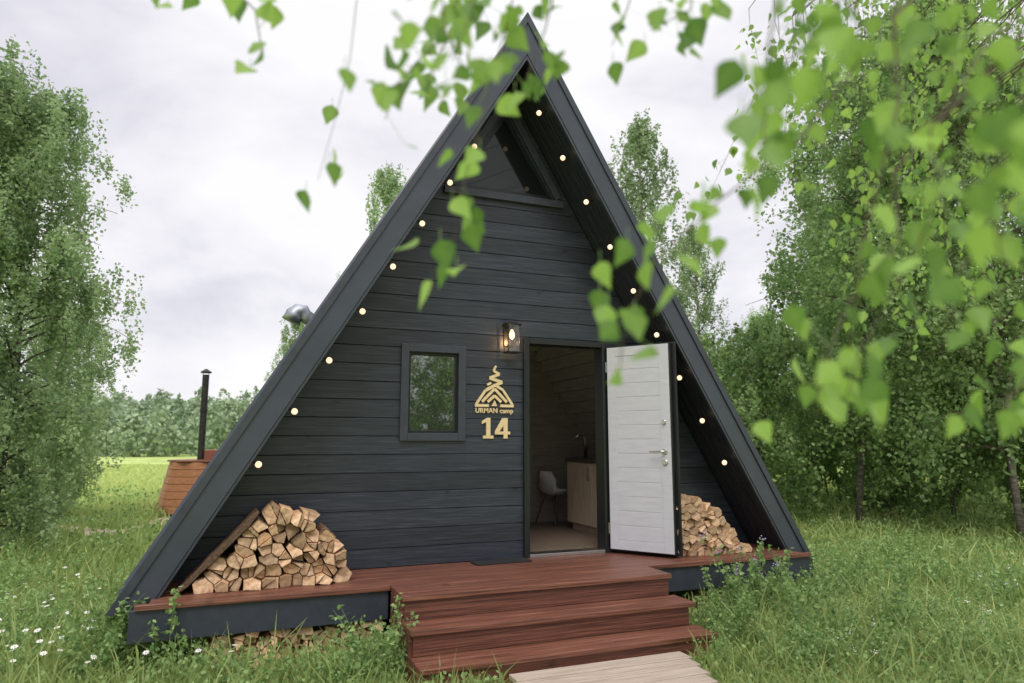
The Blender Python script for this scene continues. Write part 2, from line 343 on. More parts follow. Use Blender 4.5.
MB().box(wl+TW+.02,wr-TW-.02,WY+.03,WY+.04,z(wb+TW+.02),z(wt-TW-.02)).build('pane',M['glass'],wf)
m=MB()
def slant(x0,h0,x1,h1,t,y0,y1):
    d=Vector((x1-x0,h1-h0)).normalized(); nn=Vector((-d.y,d.x))*t
    P=[(x0,z(h0)),(x1,z(h1)),(x1+nn.x,z(h1+nn.y)),(x0+nn.x,z(h0+nn.y))]
    m.prism(P,y0,y1)
hwb=gwin(gb)
slant(hwb+.02,gb,0,ga+.035,-.07,WY-.03,WY-.001); slant(0,ga+.035,-hwb-.02,gb,-.07,WY-.029,WY-.0015)
m.box(-hwb-.10,hwb+.10,WY-.04,WY-.001,z(gb-.075),z(gb-.001))
gw=m.build('gable_window',M['trim'],cabin,bevel=.003)
m=MB(); slant(hwb,gb+.045,.0,ga-.0,.05,WY+.01,WY+.06) ; slant(0,ga,-hwb,gb+.045,.05,WY+.011,WY+.061); m.box(-hwb+.02,hwb-.02,WY+.012,WY+.059,z(gb),z(gb+.045))
m.build('frame',M['black'],gw)
MB().prism([(-hwb,z(gb)),(hwb,z(gb)),(0,z(ga))],WY+.03,WY+.04).build('pane',M['glass2'],gw)
df=rectframe(dl,dr,DH,dt,.055,WY-.035,WY+.13,M['black'],'door_frame',cabin,bottom=False)
MB().box(dl+.055,dr-.055,WY-.03,WY+.12,z(DH),z(DH+.03)).build('threshold',M['metal'],df,bevel=.003)
fx,fy=Ph(675,556,DH+.03); ang=math.atan2(fy-(WY-.05),fx-(dr-.02)); DL=math.hypot(fy-WY+.05,fx-dr+.02)
DZ0=z(DH+.03); DHH=dt-.05-DH-.03
m=MB(); m.box(0,DL+.006,.012,.072,0,DHH); m.box(-.01,DL+.045,.0725,.088,-.012,DHH+.012)
leaf=m.build('door',M['black'],cabin,bevel=.003); leaf.location=(dr-.02,WY-.05,DZ0)
leaf.rotation_euler=(0,0,ang)
m=MB(); bt=.085
m.box(.012,.012+bt,-.004,.011,.012,DHH-.012); m.box(DL-.012-bt,DL-.004,-.004,.011,.012,DHH-.012)
m.box(.012+bt,DL-.012-bt,-.003,.011,.012,.10); m.box(.012+bt,DL-.012-bt,-.003,.011,DHH-.10,DHH-.012)
nr=13; y0=.10; ph=(DHH-.2)/nr
for k in range(nr): m.box(.012+bt,DL-.012-bt,.001,.0105,y0+k*ph+.003,y0+(k+1)*ph-.003)
m.box(.012+bt,DL-.012-bt,.004,.0112,.10,DHH-.10)
m.build('inner_panel',M['white'],leaf,bevel=.002)
m=MB(); hx=DL-.06; hz=.93
m.lathe([(.026,0),(.026,.008),(.02,.01)],20)
m.v=[(hx+a,-.004-c,hz+b) for a,b,c in m.v]
m.tube([(hx,-.01,hz),(hx,-.05,hz),(hx-.02,-.06,hz),(hx-.13,-.06,hz-.002)],[.009,.009,.009,.008],10)
m.build('handle',M['metal'],leaf,smooth=False)
for hz2,r in ((1.2,.022),(.83,.026)):
    m=MB(); m.lathe([(r,0),(r,.010),(r*.8,.014)],20); m.v=[(hx+a,-.004-c,hz2+b) for a,b,c in m.v]
    m.box(hx-.004,hx+.004,-.032,-.012,hz2-.013,hz2+.013); m.build('lock',M['metal'],leaf)
for q in (.2,DHH-.2): MB().tube([(-.008,.02,q-.05),(-.008,.02,q+.05)],.010,10).build('hinge',M['metal'],leaf)
m=MB()
m.box(-2.75,2.75,WY+.01,LEN-.05,z(-.18),z(DH-.045)); m.build('floor_frame',M['black'],cabin)
m=MB()
for k in range(45):
    y0=WY+.125+k*.13
    if y0+.13<LEN-.1: m.box(-2.62,2.62,y0,y0+.127,z(DH-.04),z(DH+.012))
m.build('floor_boards',M['floorin'],cabin)
def triwall(y0,y1,x0,x1,mat,name,row=.14,hole=None):
    m_=MB(); h=DH+.012
    while h<HI-.15:
        h1=h+row-.008; a=max(x0,-tri(h1)+.01); b=min(x1,tri(h1)-.01)
        if b>a:
            if hole and hole[2]<h<hole[3]:
                if hole[0]>a: m_.box(a,hole[0],y0,y1,z(h),z(h1))
                if hole[1]<b: m_.box(hole[1],b,y0,y1,z(h),z(h1))
            else: m_.box(a,b,y0,y1,z(h),z(h1))
            m_.box(a+.001,b-.001,y0+.012,y1-.002,z(h1),z(h1+.008)) if not (hole and hole[2]<h<hole[3]) else None
        h+=row
    return m_.build(name,mat,cabin)
triwall(2.95,3.03,.55,2.75,M['tan'],'partition')
triwall(LEN-.2,LEN-.1,-2.75,2.75,M['tan'],'rear_wall',hole=(-2.2,.6,.1,2.6))  # unseen opening left in this wall to let sky light inside
vh=Pw(322,322,-1.6)[1]; vu=-(HW-vh/SL); nrm=Vector((-SL,0,1)).normalized(); b0=Vector((vu,1.6,z(vh)))
m=MB(); p0=b0-nrm*.05; p1=b0+nrm*.09
m.tube([p0,p1,p1+Vector((-.025,0,.045)),p1+Vector((-.07,0,.045)),p1+Vector((-.11,0,.01)),p1+Vector((-.135,0,-.055))],[.070,.070,.076,.082,.088,.095],20)
rv=m.build('roof_vent',M['galv'],cabin,smooth=True)
m=MB(); m.tube([b0-nrm*.0,b0+nrm*.02],[.11,.10],20); m.build('collar',M['galv'],rv)
# ------------------------------------------------------------------ DECK
deck=thing('wooden_deck','red brown stained board deck with three broad steps below the cabin door','deck',(0,0,0))
SW=.22; LW=.605; LX0,LX1=-1.19,1.0
m=MB(); bw=.14; yy=WY-.005
while yy-bw>-SW-.02:
    y1=yy; y0=yy-bw+.006; xh=HW-TT-.03
    m.box(-xh,xh,y0,y1,z(DH-.035),z(DH)); yy-=bw
edge=yy
m.box(-2.86,LX0-.003,-SW,edge-.001,z(DH-.035),z(DH)); m.box(LX1+.003,2.86,-SW,edge-.001,z(DH-.035),z(DH))
yy=edge
nb=4; bw2=(LW+edge)/nb
for k in range(nb): m.box(LX0,LX1,-LW+k*bw2+.0,-LW+(k+1)*bw2-.007,z(DH-.035),z(DH+.002))
m.build('decking',M['deck'],deck,bevel=.004)
for x0,x1 in ((-2.89,LX0-.01),(LX1+.01,2.89)):
    m=MB(); m.box(x0,x1,-SW+.025,-SW+.065,z(-.195),z(DH-.037))
    m.box(x0+.02,x0+.06,-SW+.07,WY+.1,z(-.19),z(DH-.04)); m.box(x1-.06,x1-.02,-SW+.07,WY+.1,z(-.19),z(DH-.04))
    m.build('skirt_board',M['trim'],deck,bevel=.004)
R1,R2=.865,1.11; T1,T2=DH-.165,DH-.33
for y,top,low in ((-LW,DH-.036,T1),(-R1,T1-.036,T2),(-R2,T2-.036,-.45)):
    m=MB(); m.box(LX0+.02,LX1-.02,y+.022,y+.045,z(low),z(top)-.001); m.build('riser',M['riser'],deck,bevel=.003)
for ya,yb,top in ((-LW+.02,-R1,T1),(-R1+.02,-R2,T2)):
    m=MB(); mid=(ya+yb)/2; m.box(LX0,LX1+.03,yb,mid-.004,z(top-.035),z(top)); m.box(LX0,LX1+.03,mid+.004,ya,z(top-.035),z(top)); m.build('tread',M['deck'],deck,bevel=.005)
for x0 in (LX0+.0,LX1-.03):
    m=MB()
    P=[(-.25,z(DH-.037)),(-LW+.046,z(DH-.037)),(-LW+.046,z(T1-.037)),(-R1+.046,z(T1-.037)),(-R1+.046,z(T2-.037)),(-R2+.046,z(T2-.037)),(-R2+.046,z(-.45)),(-.25,z(-.45))]
    n=len(P); vs=[(x0-.005,p[0],p[1]) for p in P]+[(x0+.024,p[0],p[1]) for p in P]
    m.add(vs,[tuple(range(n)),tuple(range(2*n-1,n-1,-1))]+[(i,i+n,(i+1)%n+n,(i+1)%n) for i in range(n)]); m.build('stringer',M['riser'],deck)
for x in (-2.7,-1.25,1.1,2.7):
    MB().box(x-.06,x+.06,.25,.35,0.0,z(-.196)).build('post',M['black'],deck)
for x in (-2.4,0,2.4):
    for y in (1.2,6.0): MB().box(x-.1,x+.1,y-.1,y+.1,0,z(-.181)).build('foundation_post',M['black'],cabin)
mx0,my0=Ph(503,563,DH)
mat_=MB().box(-.26,.26,-.05,.13,0,.014).build('doormat',M['rubber'],None,bevel=.004); mat_.location=(mx0,my0,z(DH)); mat_.rotation_euler=(0,0,.05)
tag(mat_,'thin black rubber doormat on the deck beside the door opening','doormat')
wk=thing('boardwalk','pale weathered boardwalk leading away from the bottom step','boardwalk',(0,-R2-.015,0),0)
m=MB()
for k in range(11):
    xr=.69-.30*k*.155+random.uniform(-.012,.012); m.box(xr-1.3,xr,-(k+1)*.155+.012,-k*.155,.05,.08+random.uniform(0,.004))
m.build('boards',M['path'],wk,bevel=.004)
for x in (-.35,.3):
    v=[(x-.04,-.02),(x+.04,-.02),(x+.04-.5,-1.68),(x-.04-.5,-1.68)]
    MB().add([(a,b,0) for a,b in v]+[(a,b,.049) for a,b in v],[(3,2,1,0),(4,5,6,7),(0,1,5,4),(1,2,6,5),(2,3,7,6),(3,0,4,7)]).build('bearer',M['path'],wk)
# ------------------------------------------------------------------ sign, lantern, lights
sx_=Pw(494,400,-WY)[0]; sgn=thing('wall_sign','golden cut-out triangular camp emblem above the number 14 on the black wall','sign',(sx_,WY-.002,0))
et,eb=Pw(494,366,-WY)[1],Pw(494,407,-WY)[1]; t2t,t2b=Pw(494,408.2,-WY)[1],Pw(494,414.6,-WY)[1]; nt_,nb_=Pw(494,418,-WY)[1],Pw(494,438.5,-WY)[1]
def textmesh(s,bold,w,h,xc,zb,name):
    c=D.curves.new('t','FONT'); c.body=s; c.extrude=.01; c.offset=bold; c.size=1; c.resolution_u=4; c.space_character=1.06
    o=D.objects.new('t',c); link(o); bpy.context.view_layer.update()
    me=D.meshes.new_from_object(o.evaluated_get(bpy.context.evaluated_depsgraph_get())); D.objects.remove(o)
    co_=np.zeros(len(me.vertices)*3); me.vertices.foreach_get('co',co_); co_=co_.reshape(-1,3)
    mn,mxx=co_.min(0),co_.max(0); q=(co_-mn)/(mxx-mn)
    V=np.stack([xc-w/2+q[:,0]*w,-.014*q[:,2],zb+q[:,1]*h],1); me.vertices.foreach_set('co',V.ravel().astype(np.float32)); me.update()
    me.name=name; me.materials.clear(); me.materials.append(M['gold']); oo=D.objects.new(name,me); link(oo,sgn); return oo
def emblem(S,W_,H_):
    m=MB()
    def stroke(a,b,t):
        a=Vector(a);b=Vector(b);d=(b-a).normalized();nn=Vector((-d.y,d.x))*t/2
        P=[a-nn,b-nn,b+nn,a+nn]; m.prism([(p.x*W_,z(eb)+p.y*H_) for p in P],-.014-random.random()*.002,0)
    def poly(P): m.prism([(x*W_,z(eb)+y*H_) for x,y in P],-.015,0)
    # broad nested mountain tiers
    stroke((-.5,.03),(-.15,.03),.065); stroke((.15,.03),(.5,.03),.065)
    stroke((-.47,.06),(-.23,.40),.06); stroke((.47,.06),(.23,.40),.06)
    for b,t in ((.32,.44),(.175,.27)):
        stroke((-b,.12),(.0,t),.065); stroke((b,.12),(.0,t),.065)
    poly([(-.07,.02),(.07,.02),(.0,.16)])
    # bold zigzag top: one continuous ribbon swinging right, left and up to the point
    Z_=[(-.22,.40),(.02,.53),(.20,.60),(-.13,.70),(.13,.80),(-.03,.88),(.04,1.0)]
    stroke(Z_[0],Z_[1],.075); stroke(Z_[1],Z_[2],.075); stroke(Z_[2],Z_[3],.075); stroke(Z_[3],Z_[4],.07); stroke(Z_[4],Z_[5],.06); stroke(Z_[5],Z_[6],.05)
    stroke((.23,.41),(.04,.51),.06); stroke((-.19,.53),(-.09,.58),.055)
    return m.build('emblem',M['gold'],S)
emblem(sgn,.38,et-eb)
textmesh('URMAN camp',.024,.37,t2t-t2b,0,z(t2b),'lettering')
nh=nt_-nb_
def num(P,name):
    m=MB(); 
    for poly_ in P: m.prism([(x,z(nb_)+y*nh) for x,y in poly_],-.015,0)
    return m.build(name,M['gold'],sgn)
num([[(-.110,.0),(-.010,.0),(-.010,.14),(-.110,.14)],[(-.080,.1405),(-.040,.1405),(-.040,1.0),(-.072,1.0),(-.122,.84),(-.122,.70),(-.080,.80)]],'numeral')
num([[(.090,.0),(.130,.0),(.130,.20),(.090,.20)],[(.005,.2005),(.155,.2005),(.155,.34),(.005,.34)],[(.090,.3405),(.130,.3405),(.130,1.0),(.090,1.0)],[(.005,.3405),(.048,.3405),(.0895,.62),(.0895,.995),(.078,.995)]],'numeral')
lx=Pw(508,336,-WY)[0]; lt_=Pw(508,320,-WY)[1]; lb_=Pw(508,353,-WY)[1]
lan=thing('wall_lantern','black box wall lantern with clear glass and a lit bulb beside the door','lantern',(lx,WY,0))
m=MB(); m.box(-.045,.045,-.014,-.001,z(lb_+.06),z(lt_-.02)); m.box(-.012,.012,-.075,-.014,z(lt_-.06),z(lt_-.045)); m.build('back_plate',M['black'],lan,bevel=.003)
m=MB(); cy=-.10; w=.06; hh0,hh1=z(lb_),z(lt_-.07)
for a in (-w,w-.008):
    for b in (cy-w,cy+w-.008): m.box(a,a+.008,b,b+.008,hh0,hh1)
m.box(-w-.004,w+.004,cy-w-.004,cy+w+.004,hh0-.012,hh0); m.box(-w-.015,w+.015,cy-w-.015,cy+w+.015,hh1,hh1+.014); m.box(-.04,.04,cy-.04,cy+.04,hh1+.014,hh1+.03); m.box(-.015,.015,cy-.015,cy+.015,hh1-.04,hh1)
m.build('cage',M['black'],lan,bevel=.002)
m=MB()
m.box(-w+.009,w-.009,cy-w+.002,cy-w+.004,hh0,hh1); m.box(-w+.002,-w+.004,cy-w+.009,cy+w-.009,hh0,hh1); m.box(w-.004,w-.002,cy-w+.009,cy+w-.009,hh0,hh1); m.build('glass',M['clear'],lan)
m=MB(); m.lathe([(.008,.0),(.02,.012),(.026,.035),(.022,.055),(.012,.075),(.01,.085)],16,c=(0,cy,hh1-.125)); m.build('bulb',M['lbulb'],lan,smooth=True)
pl=D.lights.new('lantern_light','POINT'); pl.energy=2.0; pl.color=(1,.60,.28); pl.shadow_soft_size=.012; po=D.objects.new('lantern_light',pl); link(po); po.location=(lx,WY+cy-.0,hh1-.142)
LB=[(257,461),(292,408),(327,357),(359,308),(388,263),(418,220),(445,179),(470,143),(497,102)]
RB=[(718,460),(697,418),(675,375),(653,332),(630,288),(607,244),(584,199),(561,155),(537,110)]
WB=-.13
for side,lst,txt in ((-1,LB,'string of warm round bulbs along the left roof edge'),(1,RB,'string of warm round bulbs along the right roof underside')):
    st_=thing('string_light',txt,'string lights',(0,-WB,0)); pts=[]
    for px,py in lst:
        h=Pw(px,py,WB)[1]; u=side*(HW-TT-.085-h/SL); pts.append((u,h))
    path=[]; hs_=[(side*(HW-TT-.06-.35/SL),.35)]+pts+[(side*.06,HI-.2)]
    for i in range(len(hs_)-1):
        a=hs_[i];b=hs_[i+1]
        for k in range(4):
            f=k/4; path.append((a[0]+(b[0]-a[0])*f+side*.05-side*.02*math.sin(math.pi*f),0,z(a[1]+(b[1]-a[1])*f)))
    path.append((hs_[-1][0],0,z(hs_[-1][1])))
    MB().tube(path,.005,6).build('cable',M['cord'],st_)
    for u,h in pts:
        m=MB(); m.tube([(u+side*.05,0,z(h)+.0),(u+side*.008,0,z(h)-.012)],.011,8); sk=m.build('socket',M['cord'],st_)
        br_=.0245
        m=MB(); prof=[(br_*math.sin(a),-br_*math.cos(a)) for a in [math.pi*k/10+.02 for k in range(10)]]+[(.006,br_)]
        m.lathe(prof,14,c=(u-side*.012,0,z(h)-.026)); m.build('bulb',M['bulb'],sk,smooth=True)
# ------------------------------------------------------------------ firewood
def clip(poly,nx,ny,d):   # keep nx*x+ny*y<=d
    o_=[]; n=len(poly)
    for i in range(n):
        a=poly[i];b=poly[(i+1)%n]; da=nx*a[0]+ny*a[1]-d; db=nx*b[0]+ny*b[1]-d
        if da<=0: o_.append(a)
        if (da<0)!=(db<0) and abs(da-db)>1e-9:
            t=da/(da-db); o_.append((a[0]+(b[0]-a[0])*t,a[1]+(b[1]-a[1])*t))
    return o_
def inside(p,poly):
    c=False; n=len(poly)
    for i in range(n):
        x1,y1=poly[i];x2,y2=poly[(i+1)%n]
        if (y1>p[1])!=(y2>p[1]) and p[0]<(x2-x1)*(p[1]-y1)/(y2-y1)+x1: c=not c
    return c
def area(P): return abs(sum(P[i][0]*P[(i+1)%len(P)][1]-P[(i+1)%len(P)][0]*P[i][1] for i in range(len(P))))/2
def logpile(outline,s,y0,ln,floor,label,group,lim=None,gap=.003,whole=.30,jit=1.0,ks=(3,4,4,5)):
    pts=[]; xs=[p[0] for p in outline]; zs=[p[1] for p in outline]; r=0; hh=floor+s*.34
    while hh<max(zs):
        xx=min(xs)+(s/2 if r%2 else 0)
        while xx<max(xs):
            p=(xx+random.uniform(-.36,.36)*s*jit,hh+random.uniform(-.26,.26)*s*(r>0)*jit)
            if inside(p,outline): pts.append(p)
            xx+=s
        hh+=s*.74; r+=1
    pieces=[]
    for i,p in enumerate(pts):
        R_=s*random.uniform(.74,.92); k=random.choice(ks); a0=random.random()*6
        if k>5: R_=s*random.uniform(.60,.70)
        poly=[(p[0]+R_*math.cos(a0+2*math.pi*j/k),p[1]+R_*math.sin(a0+2*math.pi*j/k)) for j in range(k)]
        poly=clip(poly,0,-1,-floor-.001)
        if lim: poly=clip(poly,*lim)
        for q in pts:
            if q is p: continue
            d=Vector((q[0]-p[0],q[1]-p[1])); l=d.length
            if 0<l<s*2.0:
                d/=l; poly=clip(poly,d.x,d.y,d.x*(p[0]+q[0])/2+d.y*(p[1]+q[1])/2-gap)
        if len(poly)<3: continue
        u=random.random(); parts=[poly]
        if u>whole:
            an=random.uniform(0,math.pi); c=(p[0]+random.uniform(-.15,.15)*s,p[1]+random.uniform(-.15,.15)*s)
            nx,ny=math.cos(an),math.sin(an); d=nx*c[0]+ny*c[1]
            A_=clip(poly,nx,ny,d-gap*.6); B_=clip(poly,-nx,-ny,-d-gap*.6); parts=[A_,B_]
        pieces+=[q for q in parts if len(q)>=3 and area(q)>.0008]
    for poly in pieces:
        pp=[]
        for a in poly:
            if not pp or math.dist(a,pp[-1])>.014: pp.append(a)
        if len(pp)>3 and math.dist(pp[0],pp[-1])<.014: pp.pop()
        if len(pp)<3: continue
        cx=sum(a[0] for a in pp)/len(pp); cz=sum(a[1] for a in pp)/len(pp)
        n=len(pp); el=[math.dist(pp[j],pp[(j+1)%n]) for j in range(n)]; bj=random.randrange(n) if random.random()<.4 else el.index(max(el))
        isb=[False]*n; isb[bj]=random.random()<.85
        if n>4 and random.random()<.4: isb[(bj+1)%n]=True
        P2=[];B2=[]
        for j in range(n):
            a=pp[j]; b=pp[(j+1)%n]; P2.append(a); B2.append(isb[j])
            if isb[j]:
                mxp=((a[0]+b[0])/2,(a[1]+b[1])/2); o1=Vector((mxp[0]-cx,mxp[1]-cz)); o1=o1.normalized()*.006
                P2.append((mxp[0]+o1.x*.5,mxp[1]+o1.y*.5)); B2.append(True)
        pp=P2; n=len(pp)
        core=[]
        for j,(a,b) in enumerate(pp):
            bk=B2[j] or B2[j-1]; f=.82 if bk else .985
            core.append((cx+(a-cx)*f,cz+(b-cz)*f))
        jy=random.uniform(-.06,.045)*jit; l2=ln*random.uniform(.86,1.05); tl1,tl2=random.uniform(-.4,.4),random.uniform(-.4,.4)
        vs=[]
        for t,PP in ((0,core),(.02,pp),(.5,pp),(1,pp)):
            for (a,b) in PP:
                sl_=(tl1*(a-cx)+tl2*(b-cz)) if t<.1 else 0
                vs.append((a-cx,jy+(t*l2 if t!=.02 else .003)+sl_,b-cz))
        m=MB(); m.v=vs
        m.f.append(tuple(range(n))); m.m.append(0); m.f.append(tuple(range(4*n-1,3*n-1,-1))); m.m.append(0)
        for lv in range(3):
            for j in range(n):
                m.f.append((lv*n+j,(lv+1)*n+j,(lv+1)*n+(j+1)%n,lv*n+(j+1)%n)); m.m.append(2 if B2[j] else (0 if lv==0 else 1))
        o=m.build('firewood_log',[M['end'],M['split'],M['bark']]); o.location=(cx,y0,z(cz)); tag(o,label,'log',group)
LPo=[(-2.56,.03),(-2.40,.22),(-2.26,.36),(-2.16,.48),(-2.04,.565),(-1.82,.58),(-1.66,.49),(-1.55,.30),(-1.47,.03)]
sl0=Vector((-2.665,.048)); sl1=Vector((-2.13,.600)); sd_=(sl1-sl0).normalized(); sn=Vector((-sd_.y,sd_.x)); dd_=sn.dot(sl0)-.048
logpile(LPo,.104,.03,.36,DH,'split firewood log in the tall heap on the left deck','firewood heap on the left deck',(sn.x,sn.y,dd_),whole=.38)
RPo=[(1.48,.03),(1.48,.56),(1.74,.56),(1.90,.47),(2.06,.34),(2.22,.18),(2.36,.03)]
logpile(RPo,.090,.02,.36,DH,'split firewood log in the heap behind the open white door','firewood heap on the right deck',whole=.6,jit=.55,ks=(5,6,7,8))
UPo=[(-2.45,-.46),(-2.35,-.215),(-1.26,-.205),(-1.26,-.46)]
logpile(UPo,.095,-.12,.3,-.45,'split firewood log in the low row on the ground under the left deck','firewood under the left deck')
for k in range(3):
    m=MB(); yy=.0+k*.125; a=sl0+Vector((.010*k,0)); b=sl1+sd_*random.uniform(-.08,.04); nn=-sn; th=.042
    K=7; top_=[a+(b-a)*(j/K)-nn*random.uniform(-.006,.010) for j in range(K+1)]; bot=[a+(b-a)*(j/K)+nn*(th*(1.0 if j<K else .6)+random.uniform(-.006,.003)) for j in range(K+1)]
    P=bot+top_[::-1]; P=[(p.x,z(max(p.y,DH+.001))) for p in P]
    m.prism(P,yy,yy+.115); m.m=[1]*len(m.f)
    o=m.build('firewood_slab',[M['split'],M['bark']],bevel=.006); tag(o,['long bark-covered split slab leaning on the left heap, nearest the deck edge','long bark-covered split slab leaning on the left heap, middle one','long bark-covered split slab leaning on the left heap, nearest the wall'][k],'slab')
# ------------------------------------------------------------------ interior things
FH=DH+.012
kc=thing('kitchen_cabinet','pale wood kitchen cabinet seen through the open door','cabinet',(1.46,.0,z(FH)))
m=MB(); m.box(.02,.58,.95,2.19,.08,.80); m.box(.06,.5,.97,2.17,0,.08); m.build('body',M['cab'],kc)
for k in range(2): 
    d_=MB().box(.0,.019,.955+k*.62,1.565+k*.62,.09,.79).build('cabinet_door',M['cab'],kc,bevel=.003)
    MB().box(-.025,-.004,1.0+k*.62,1.013+k*.62,.6,.74).build('handle',M['metal'],d_)
MB().box(-.02,.60,.93,2.21,.802,.84).build('worktop',M['leg'],kc,bevel=.004)
m=MB(); tp=thing('kitchen_tap','slim steel tap standing on the kitchen worktop','tap',(1.62,2.0,z(FH)+.84))
m.tube([(0,0,0),(0,0,.22),(-.03,0,.27),(-.09,0,.28),(-.13,0,.24)],.016,10); m.build('spout',M['metal'],tp,smooth=True)
def chair(loc,rz,label):
    c=thing('dining_chair',label,'chair',loc,rz)
    prof=[(-.20,.44),(-.18,.455),(-.05,.43),(.08,.425),(.17,.45),(.21,.55),(.235,.68),(.25,.76)]; wd=[.17,.195,.205,.205,.20,.185,.165,.11]; V=[];Fa=[]; nn=9
    for (y,zz),w in zip(prof,wd):
        for j in range(nn):
            s=-1+2*j/(nn-1); up=.09*abs(s)**3 if zz<.6 else 0; fw=-.07*abs(s)**2.5 if zz>.46 else 0
            V.append((s*w,y+fw,zz+up))
    for i in range(len(prof)-1):
        for j in range(nn-1): Fa.append((i*nn+j,i*nn+j+1,(i+1)*nn+j+1,(i+1)*nn+j))
    m=MB(); m.add(V,Fa); o=m.build('shell',M['chair'],c,smooth=True); sm=o.modifiers.new('s','SOLIDIFY'); sm.thickness=.012
    for a in (-1,1):
        for b in (-1,1): MB().tube([(a*.13,b*.1,.43),(a*.23,b*.21,0)],[.016,.010],8).build('leg',M['leg'],c)
    return c
cx_,cy_=Ph(556,524,FH); 
c1=chair((cx_-.02,cy_-.05,z(FH)),math.radians(105),'white shell chair with dark splayed legs inside the cabin doorway'); c1.scale=(.86,.86,.88)
tb=thing('dining_table','small round white table inside the cabin','table',(.76,2.42,z(FH)))
MB().lathe([(.0,.72),(.28,.72),(.29,.73),(.28,.745),(.0,.745)],32).build('tabletop',M['chair'],tb)
for k in range(4):
    a=math.pi/4+k*math.pi/2; MB().tube([(.10*math.cos(a),.10*math.sin(a),.72),(.22*math.cos(a),.22*math.sin(a),0)],[.018,.012],8).build('leg',M['leg'],tb)
# ------------------------------------------------------------------ hot tub
hx_,hy_=gp(209,15.2)
tub=thing('hot_tub','orange board-clad outdoor bathing tub standing on the grass left of the cabin','hot tub',(hx_,hy_,0),math.radians(12))
m=MB(); n=8
for k in range(7):
    z0_=.06+k*.15; z1_=z0_+.142; vs=[]
    for zz in (z0_,z1_):
        r=.95-.24*(zz/1.1)
        for j in range(n): vs.append((r*math.cos(math.pi/8+2*math.pi*j/n),r*math.sin(math.pi/8+2*math.pi*j/n),zz))
    m.add(vs,[(j,(j+1)%n,(j+1)%n+n,j+n) for j in range(n)]+[tuple(range(n,2*n))]+[tuple(range(n-1,-1,-1))])
m.build('cladding',M['tub'],tub,bevel=.006)
m=MB(); m.lathe([(.58,1.115),(.74,1.115),(.74,1.15),(.58,1.15)],8); m.build('rim',M['tubred'],tub)
m=MB(); m.box(-.05,.45,-.35,.15,1.15,1.36); m.build('stove_box',M['tubred'],tub,bevel=.01)
m=MB(); m.tube([(-.10,-.1,1.15),(-.10,-.1,3.0)],.070,16); m.tube([(-.10,-.1,2.2),(-.10,-.1,2.24)],.085,16); m.build('flue',M['sooty'],tub)
m=MB(); m.lathe([(.11,3.04),(.12,3.06),(.02,3.13)],16,c=(-.10,-.1,0)); m.tube([(-.04,-.1,2.98),(-.04,-.1,3.05)],.008,6); m.tube([(-.16,-.1,2.98),(-.16,-.1,3.05)],.008,6); m.build('flue_cap',M['sooty'],tub)
